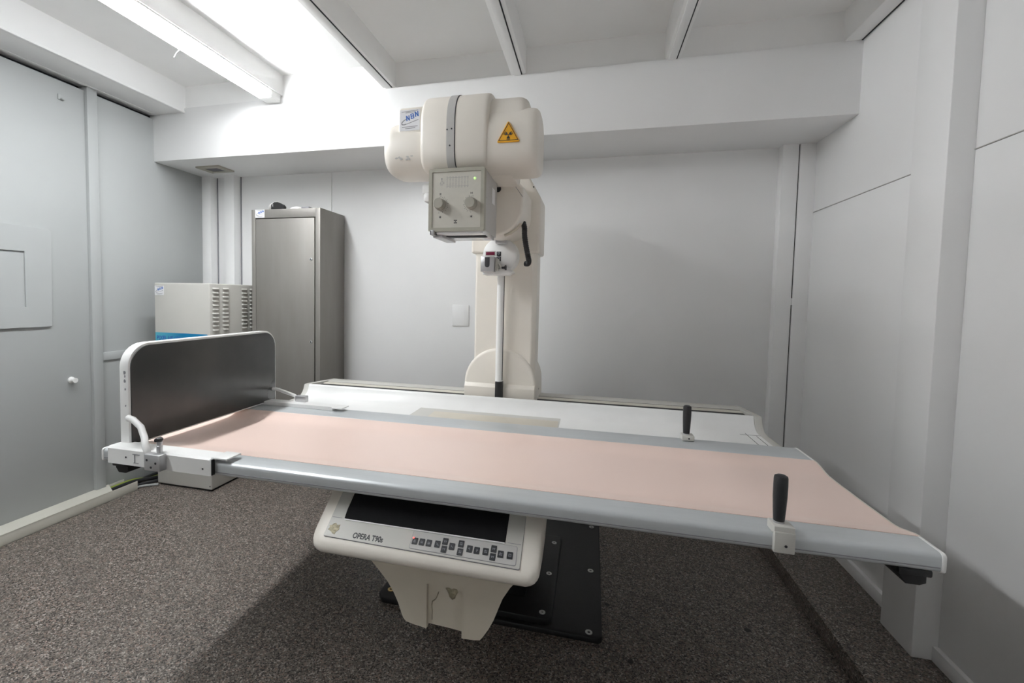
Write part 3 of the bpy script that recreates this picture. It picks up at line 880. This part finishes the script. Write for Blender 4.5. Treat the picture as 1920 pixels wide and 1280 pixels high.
def block_letter(ch, a, b):
    t_ = a * .30
    if ch == 'N':
        return MB().sheet('z', [(0, 0), (t_, 0), (t_, b * .55), (a - t_, 0), (a, 0), (a, b), (a - t_, b), (a - t_, b * .45), (t_, b), (0, b)], [], 0, .0006)
    o = rpoly([(0, 0), (a, 0), (a, b * .5), (a * .95, b), (0, b)], [0, a * .2, 0, a * .2, 0], 3)
    return MB().sheet('z', o, [[(t_, b * .16), (a * .72, b * .16), (a * .72, b * .40), (t_, b * .40)], [(t_, b * .60), (a * .68, b * .60), (a * .68, b * .84), (t_, b * .84)]], 0, .0006)


def nbn_sticker(parent, org, w_, h_, big, nrm=(0, -1, 0)):
    """white service sticker: swoosh, blue NBN and fine grey lines; org = lower left"""
    fo = frame(org, (1, 0, 0), (0, 0, 1))
    s = obj('sticker', MB().sheet('z', rrect(0, w_, 0, h_, w_ * .03, 2), [], -.0010, .0006).xf(fo), 'sticker', parent, label='white service sticker with a swoosh and blue letters')
    for i, ch in enumerate('NBN'):
        f2 = fo @ Matrix.Translation((w_ * (.345 + .215 * i), h_ * (.46 + .085 * i), .0004)) @ Matrix.Rotation(math.radians(8), 4, 'Z')
        obj('letter', block_letter(ch, w_ * .175, h_ * .25).xf(f2), 'blueink', s, smooth=0)
    sw = MB()
    pts0 = [(.33, .55), (.21, .49), (.11, .39), (.12, .30), (.24, .29), (.32, .32)]
    for (xa, ya), (xb_, yb_) in zip(pts0, pts0[1:]):
        sw.bm.from_mesh((lambda mb: (lambda me: (mb.bm.to_mesh(me), me)[1])(bpy.data.meshes.new('t')))(strokes([((xa * w_, ya * h_), (xb_ * w_, yb_ * h_))], h_ * .045)))
    obj('swoosh', sw.xf(fo @ Matrix.Translation((0, 0, .0006))), 'greyink', s, smooth=0)
    ln = [((.10 * w_, .90 * h_), (.92 * w_, .95 * h_)), ((.30 * w_, .85 * h_), (.78 * w_, .88 * h_)), ((.33 * w_, .31 * h_), (.93 * w_, .50 * h_)),
          ((.12 * w_, .17 * h_), (.90 * w_, .20 * h_)), ((.28 * w_, .10 * h_), (.78 * w_, .12 * h_))]
    obj('fine_print', strokes(ln, h_ * .028).xf(fo @ Matrix.Translation((0, 0, .0006))), 'greyink', s, smooth=0)
nbn_sticker(lb_, (-.7255, 1.7145, 1.900), .082, .078, True)
# scuff marks on the left housing
sm_ = MB()
for k in range(9):
    x = -.742 + .07 * random.random()
    z = 1.790 + .022 * random.random()
    pl = [(x + (.003 + .006 * random.random()) * math.cos(a * math.pi / 4), z + (.002 + .004 * random.random()) * math.sin(a * math.pi / 4)) for a in range(8)]
    sm_.sheet('y', pl, [], 1.7105, 1.7145)
obj('scuff', sm_, 'panelgrey', st, smooth=0)
obj('gimbal', MB().lathe([(.030, 0), (.045, .01), (.045, .07), (.03, .08)], (-.640, 1.84, 1.70), (1, 0, 0), 20).box(-.665, -.62, 1.80, 1.86, 1.68, 1.72, .01).box(-.655, -.615, 1.79, 1.85, 1.645, 1.685, .012), 'white', st)
obj('tube_mount', MB().box(-.50, -.30, 1.80, 2.02, 1.735, 1.80, .012).box(-.47, -.33, 1.90, 2.02, 1.78, 1.86, .01), 'cream', st)

# collimator
cx0, cx1, cz0, cz1, cy0, cy1 = -.592, -.380, 1.512, 1.742, 1.680, 1.925
co = obj('collimator', MB().box(cx0 + .004, cx1 - .002, cy0 + .012, cy1, cz0 + .004, cz1 - .002, .003), 'panelgrey', st)
obj('bezel', MB().sheet('y', rrect(cx0, cx1, cz0, cz1, .006, 3), [rrect(cx0 + .0135, cx1 - .0135, cz0 + .0135, cz1 - .0135, .002, 2)], cy0, cy0 + .030), 'cgrey', co)
obj('front_panel', MB().box(cx0 + .012, cx1 - .012, cy0 + .0035, cy0 + .013, cz0 + .012, cz1 - .012), 'cface', co)
yp = cy0 + .0035
for x in (-.547, -.428):
    kz = 1.611
    kn = obj('knob', MB().lathe([(.0225, 0), (.0225, .002), (.0205, .003), (.0195, .026), (.0175, .029), (.0005, .0295)], (x, yp, kz), (0, -1, 0), 28), 'knob', co)
    tk_ = MB()
    for k in range(16):
        a = math.radians(-100 + k * 200 / 15) if x < -.5 else math.radians(80 + k * 200 / 15)
        for r in (.027, .031):
            if r > .03 and k % 2:
                continue
            tk_.sheet('y', [(x + r * math.cos(a) + .0009 * dx, kz + r * math.sin(a) + .0009 * dz) for dx, dz in ((-1, -1), (1, -1), (1, 1), (-1, 1))], [], yp - .0004, yp + .0005)
    obj('dial_marks', tk_, 'ink', co, smooth=0)
    gl = MB()
    for pts in ([(-.004, .036), (.004, .036)], [(-.004, .041), (.004, .041)], [(0, .036), (0, .041)]) if x < -.5 else ([(-.003, .035), (-.003, .042)], [(.003, .035), (.003, .042)], [(-.003, .0385), (.003, .0385)]):
        gl.bm.from_mesh((lambda mb: (lambda me: (mb.bm.to_mesh(me), me)[1])(bpy.data.meshes.new('t')))(strokes([tuple(pts)], .0016)))
    obj('glyph', gl.xf(frame((x, yp, kz), (1, 0, 0), (0, 0, 1))), 'ink', co, smooth=0)
    sd = MB().lathe([(.0032, 0), (.0032, .0005)], (x, yp, kz - .046), (0, -1, 0), 8)
    for k in range(8):
        a = k * math.pi / 4
        sd.lathe([(.0008, 0), (.0008, .0005)], (x + .0046 * math.cos(a), yp, kz - .046 + .0046 * math.sin(a)), (0, -1, 0), 5)
    obj('glyph', sd, 'ink', co, smooth=0)
tbm = MB()
for i in range(8):
    x = -.522 + i * .0113
    for j in range(9):
        z = 1.672 + j * .0047
        tbm.box(x - .0014 + .0006 * (j % 2), x + .0014, yp - .0004, yp + .0003, z, z + .0016)
for z in (1.6765, 1.7075):
    tbm.box(-.524, -.440, yp - .0004, yp + .0003, z, z + .0007)
obj('printed_table', tbm, 'greyink', co, smooth=0)
gl = MB().box(-.5445, -.5405, yp - .0004, yp + .0003, 1.702, 1.707)
gl.bm.from_mesh((lambda mb: (lambda me: (mb.bm.to_mesh(me), me)[1])(bpy.data.meshes.new('t')))(strokes([((-.543, 1.700), (-.549, 1.686)), ((-.542, 1.700), (-.536, 1.686)), ((-.549, 1.686), (-.536, 1.686)), ((-.548, 1.682), (-.538, 1.682)), ((-.535, 1.694), (-.533, 1.686))], .0008).xf(frame((0, yp, 0), (1, 0, 0), (0, 0, 1)))))
obj('glyph', gl, 'greyink', co, smooth=0)
sq = MB()
for i in range(3):
    for j in range(3):
        if (i + j) % 2 == 0 or i == 1:
            sq.box(-.494 + i * .0045, -.4905 + i * .0045, yp - .0004, yp + .0003, 1.541 + j * .0045, 1.5445 + j * .0045)
obj('glyph', sq, 'ink', co, smooth=0)
obj('indicator', MB().lathe([(.0045, 0), (.0045, .002), (.0025, .004), (.0005, .005)], (-.4165, yp, 1.7015), (0, -1, 0), 14), 'led_green', co, label='small green indicator light')
obj('side_sticker', MB().box(cx1 - .003, cx1 - .001, 1.705, 1.745, 1.64, 1.70), 'panelgrey', co)
obj('side_label', MB().box(cx1 - .003, cx1 - .0012, 1.83, 1.88, 1.64, 1.70), 'sticker', co)
obj('window_plate', MB().box(cx0 + .03, cx1 - .004, cy0 + .008, cy1 - .03, cz0 - .010, cz0 + .006, .002), 'clear', co)
obj('window_edge', MB().box(cx0 + .055, cx1 - .004, cy0 + .05, cy0 + .09, cz0 - .014, cz0 - .009, .001), 'ink', co)
rg = obj('accessory_rail', MB().box(cx0 + .008, cx0 + .024, cy0 - .005, cy1 - .02, cz0 - .013, cz0 + .005, .002).box(cx0 + .012, cx0 + .05, cy0 + .02, cy0 + .20, cz0 - .020, cz0 - .011, .002), 'alu', co)
obj('rail_groove', MB().box(cx0 + .0105, cx0 + .013, cy0 - .006, cy0 - .004, cz0 - .012, cz0 + .003), 'ink', rg)

# ------------------------------------------------------------------ generator
GX0, GX1, GY0, GY1, GZ = -2.722, -2.293, 2.438, 2.985, 1.327
ge = thing('generator_cabinet', 'boxy off-white generator cabinet with side louvres and blue label', 'generator', (-2.508, 2.71, 0))
obj('body', MB().box(GX0, GX1, GY0, GY1, .012, GZ, .007, 3), 'offwhite', ge)
obj('plinth', MB().box(GX0 + .012, GX1 - .012, GY0 + .012, GY1 - .012, 0, .02), 'black', ge)
def louver_mb():
    # a pressed louvre: slanted lip, open below
    secs_ = []
    for y, s in ((0, .25), (.004, .8), (.012, 1.0), (.042, 1.0), (.050, .8), (.054, .25)):
        secs_.append([(0, y, .0095), (.0085 * s, y, .0005), (.0085 * s, y, -.0005), (-.001, y, .0)])
    return MB().loft(secs_)
lv0 = None
for ci, yy_ in enumerate((2.462, 2.546, 2.718, 2.797)):
    for k in range(11):
        z = 1.292 - k * .0262
        if lv0 is None:
            mbv = louver_mb().xf(Matrix.Translation((GX1, yy_, z)))
            lv0 = obj('louver', mbv, 'offwhite', ge, smooth=30)
            ref = (yy_, z)
        else:
            piece(lv0, ge, (0, yy_ - ref[0], z - ref[1]))
lg = Vector((GX0 + .006, GY0 - .0005, .925))
lblp = [(0, 0), (.416, 0), (.416, .070), (.402, .082), (0, .083)]
me_l = MB().sheet('z', lblp, [], -.001, .0008).xf(frame(lg, (1, 0, 0), (0, 0, 1)))
lbo = obj('blue_label', me_l, M['blue'], ge, smooth=0)
M['blue'].node_tree.nodes['Map Range'].inputs['From Min'].default_value = GX0 + 2.508 - .02
M['blue'].node_tree.nodes['Map Range'].inputs['From Max'].default_value = GX0 + 2.508 + .22
obj('lettering', text_mb('PIXEL HF 650', .036, frame(lg + Vector((.010, -.0012, .036)), (1, 0, 0), (0, 0, 1)), .0003, .0010, sx=.92), 'blueink', lbo, smooth=0)
nbn_sticker(ge.children[0], (GX0 + .006, GY0 - .0008, 1.248), .072, .060, False)
obj('corner_screw', MB().lathe([(.004, 0), (.004, .001)], (GX1 - .012, GY0, .035), (0, -1, 0), 10), 'ink', ge)
obj('corner_screw', MB().lathe([(.004, 0), (.004, .001)], (GX1, 2.66, .035), (1, 0, 0), 10), 'ink', ge)

# ------------------------------------------------------------------ locker
LX0, LX1, LY0, LY1, LZ = -2.232, -1.709, 2.746, 3.060, 1.833
lk = thing('steel_locker', 'tall brushed steel locker standing against the back wall', 'locker', (-1.97, 2.90, 0))
body_ = MB()
body_.box(LX0, LX0 + .030, LY0, LY1, 0, LZ, .002)
body_.box(LX1 - .036, LX1, LY0, LY1, 0, LZ, .002)
body_.box(LX0 + .028, LX1 - .034, LY0 + .001, LY1, 1.775, LZ - .0005, .002)
body_.box(LX0 + .028, LX1 - .034, LY0 + .001, LY1, 0, .06, .002)
body_.box(LX0 + .02, LX1 - .02, LY0 + .03, LY1, .03, LZ - .01)
lkb = obj('body', body_, 'steel', lk)
obj('door_gap', MB().box(LX0 + .028, LX1 - .034, LY0 + .018, LY0 + .032, .055, 1.778), 'blackm', lk, smooth=0)
dr = obj('door', MB().box(LX0 + .0325, LX1 - .044, LY0 + .001, LY0 + .024, .065, 1.770, .002), 'steel', lk)
for z in (1.499, .955):
    l_ = obj('lock', MB().lathe([(.0095, 0), (.0095, .003), (.008, .004), (.0005, .0042)], (-1.777, LY0 + .001, z), (0, -1, 0), 18), 'alu', dr)
    obj('keyhole', MB().box(-1.781, -1.773, LY0 - .0042, LY0 - .003, z - .004, z + .006), 'ink', l_)
nbn_sticker(lkb, (LX0 + .030, LY0 - .0002, 1.779), .072, .053, False)

# ------------------------------------------------------------------ odds and ends on the locker
r_ = thing('roll', 'white plastic roll with a dark end lying on the steel locker', 'roll', (-2.10, 2.88, LZ))
rollp = [(.0, -.003), (.012, -.003), (.030, 0), (.0335, .010), (.0335, .125), (.026, .130), (.0005, .132)]
oc = Vector((-2.052, 2.790, LZ + .0305))
obj('sleeve', MB().lathe([(.0295, 0), (.030, .02), (.029, .08), (.022, .115), (.001, .118)], oc + Vector((-.012, 0, 0)), (-.80, .60, .0), 24), 'paper', r_)
endp = [(-.046, -.0305), (.048, -.0305), (.049, -.008), (.040, .004), (.004, .021), (-.022, .020), (-.045, .003)]
fe = frame(oc + Vector((.002, -.014, 0)), (1, .05, 0), (0, 0, 1))
obj('dark_end', MB().sheet('z', rpoly(endp, .008, 3), [], -.024, .006).xf(fe), 'black', r_)
tag(obj('cloth_pad', MB().loft([sect(x, 2.815, LZ + .0005, a, b, .0005, 2, 2, 16) for x, a, b in ((-1.972, .02, .008), (-1.950, .045, .020), (-1.915, .055, .025), (-1.885, .05, .018), (-1.868, .02, .006))]), 'paper'), 'crumpled white pad lying flat on the steel locker', 'pad')
tag(obj('remote', MB().box(-1.855, -1.795, 2.752, 2.80, LZ, LZ + .011, .003, 2), 'greyink'), 'flat dark remote lying on the steel locker beside the white pad', 'remote')

# ------------------------------------------------------------------ air vent in the bulkhead
vt = thing('air_vent', 'square grey air vent under the white bulkhead', 'vent', (-2.595, 2.825, ZS - .012))
vx0, vx1, vy0, vy1 = -2.692, -2.499, 2.750, 2.900
obj('frame', MB().sheet('z', [(vx0, vy0), (vx1, vy0), (vx1, vy1), (vx0, vy1)], [[(vx0 + .042, vy0 + .034), (vx1 - .042, vy0 + .034), (vx1 - .042, vy1 - .034), (vx0 + .042, vy1 - .034)]], ZS - .010, ZS), 'cgrey', vt)
obj('backing', MB().box(vx0 + .04, vx1 - .04, vy0 + .032, vy1 - .032, ZS - .003, ZS), 'blackm', vt)
s0 = None
for k in range(9):
    x = vx0 + .052 + k * .0118
    if s0 is None:
        s0 = obj('slat', MB().box(x - .0012, x + .0012, vy0 + .034, vy1 - .034, ZS - .009, ZS - .003), 'greyink', vt, smooth=0)
        sx0 = x
    else:
        piece(s0, vt, (x - sx0, 0, 0))
obj('screw', MB().lathe([(.004, 0), (.004, .002)], (vx0 + .02, vy1 - .012, ZS - .010), (0, 0, -1), 10), 'ink', vt)

# ------------------------------------------------------------------ wall fittings
tag(obj('blank_plate', MB().box(-.898, -.783, YB - .007, YB, 1.074, 1.217, .003), 'wall'), 'blank white cover plate on the back wall beside the tube column', 'wall plate')
hp = thing('wall_hatch', 'white framed hatch panel on the left wall', 'hatch', (XL, 1.72, 1.066))
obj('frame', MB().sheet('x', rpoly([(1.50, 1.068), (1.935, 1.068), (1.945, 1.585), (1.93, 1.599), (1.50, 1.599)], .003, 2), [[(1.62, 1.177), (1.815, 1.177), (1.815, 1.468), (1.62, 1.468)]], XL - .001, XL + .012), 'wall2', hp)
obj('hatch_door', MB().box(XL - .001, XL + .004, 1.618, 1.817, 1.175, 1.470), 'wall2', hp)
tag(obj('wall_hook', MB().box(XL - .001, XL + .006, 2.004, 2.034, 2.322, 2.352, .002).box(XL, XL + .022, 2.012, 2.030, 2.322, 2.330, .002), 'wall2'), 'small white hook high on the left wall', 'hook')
tag(obj('door_stop', MB().lathe([(.018, 0), (.018, .008), (.012, .012), (.012, .026), (.0145, .028), (.0145, .036), (.001, .037)], (XL - .001, 2.033, .752), (1, 0, 0), 18), 'white'), 'small round white stop low on the left wall', 'door stop')

# ------------------------------------------------------------------ cable duct and cables on the floor
DX = -2.766
du = thing('cable_duct', 'beige cable duct on the floor along the left wall, open at its end', 'cable duct', (-2.82, .8, 0))
obj('front_side', MB().box(DX - .004, DX, YF, 2.335, 0, .0565, .0008), 'trunk', du)
obj('rear_side', MB().box(XL, XL + .004, YF, 2.335, 0, .0555, .0008), 'trunk', du)
obj('base', MB().box(XL, DX, YF, 2.335, 0, .003), 'trunk', du)
obj('lid', MB().prism('z', [(XL + .001, YF), (DX + .001, YF), (DX + .001, 2.170), (XL + .001, 2.235)], .0555, .0595), 'trunk', du, smooth=0)
cabs = [('cable', [(-2.803, 2.00, .016), (-2.803, 2.25, .016), (-2.795, 2.38, .013), (-2.742, 2.50, .012), (-2.738, 2.62, .012), (-2.738, 2.9, .012)], .011, 'black cable leaving the duct, next to the wall side of the generator', 'black'),
        ('cable', [(-2.822, 2.00, .038), (-2.822, 2.22, .042), (-2.822, 2.36, .038), (-2.785, 2.48, .024), (-2.767, 2.6, .013), (-2.767, 2.9, .013)], .012, 'thick black cable lying on the others at the duct end', 'black'),
        ('cable', [(-2.845, 1.98, .030), (-2.845, 2.12, .040), (-2.845, 2.25, .043), (-2.848, 2.38, .036), (-2.815, 2.5, .016), (-2.80, 2.8, .012)], .010, 'green-yellow earth cable in the open duct end', 'cableg'),
        ('cable', [(-2.780, 2.00, .012), (-2.780, 2.30, .012), (-2.768, 2.37, .010), (-2.700, 2.425, .009)], .0075, 'grey cable curving out of the duct over the granite', 'cablegrey'),
        ('cable', [(-2.862, 2.0, .0145), (-2.862, 2.4, .0145), (-2.866, 2.7, .012), (-2.85, 2.9, .012)], .011, 'black cable running along the left wall base', 'black')]
for nm, pth, r, lab, m_ in cabs:
    tag(obj(nm, MB().tube(catmull(pth, 6), r, 10), {'black': 'cable'}.get(m_, m_)), lab, 'cable', 'cables at the duct end')
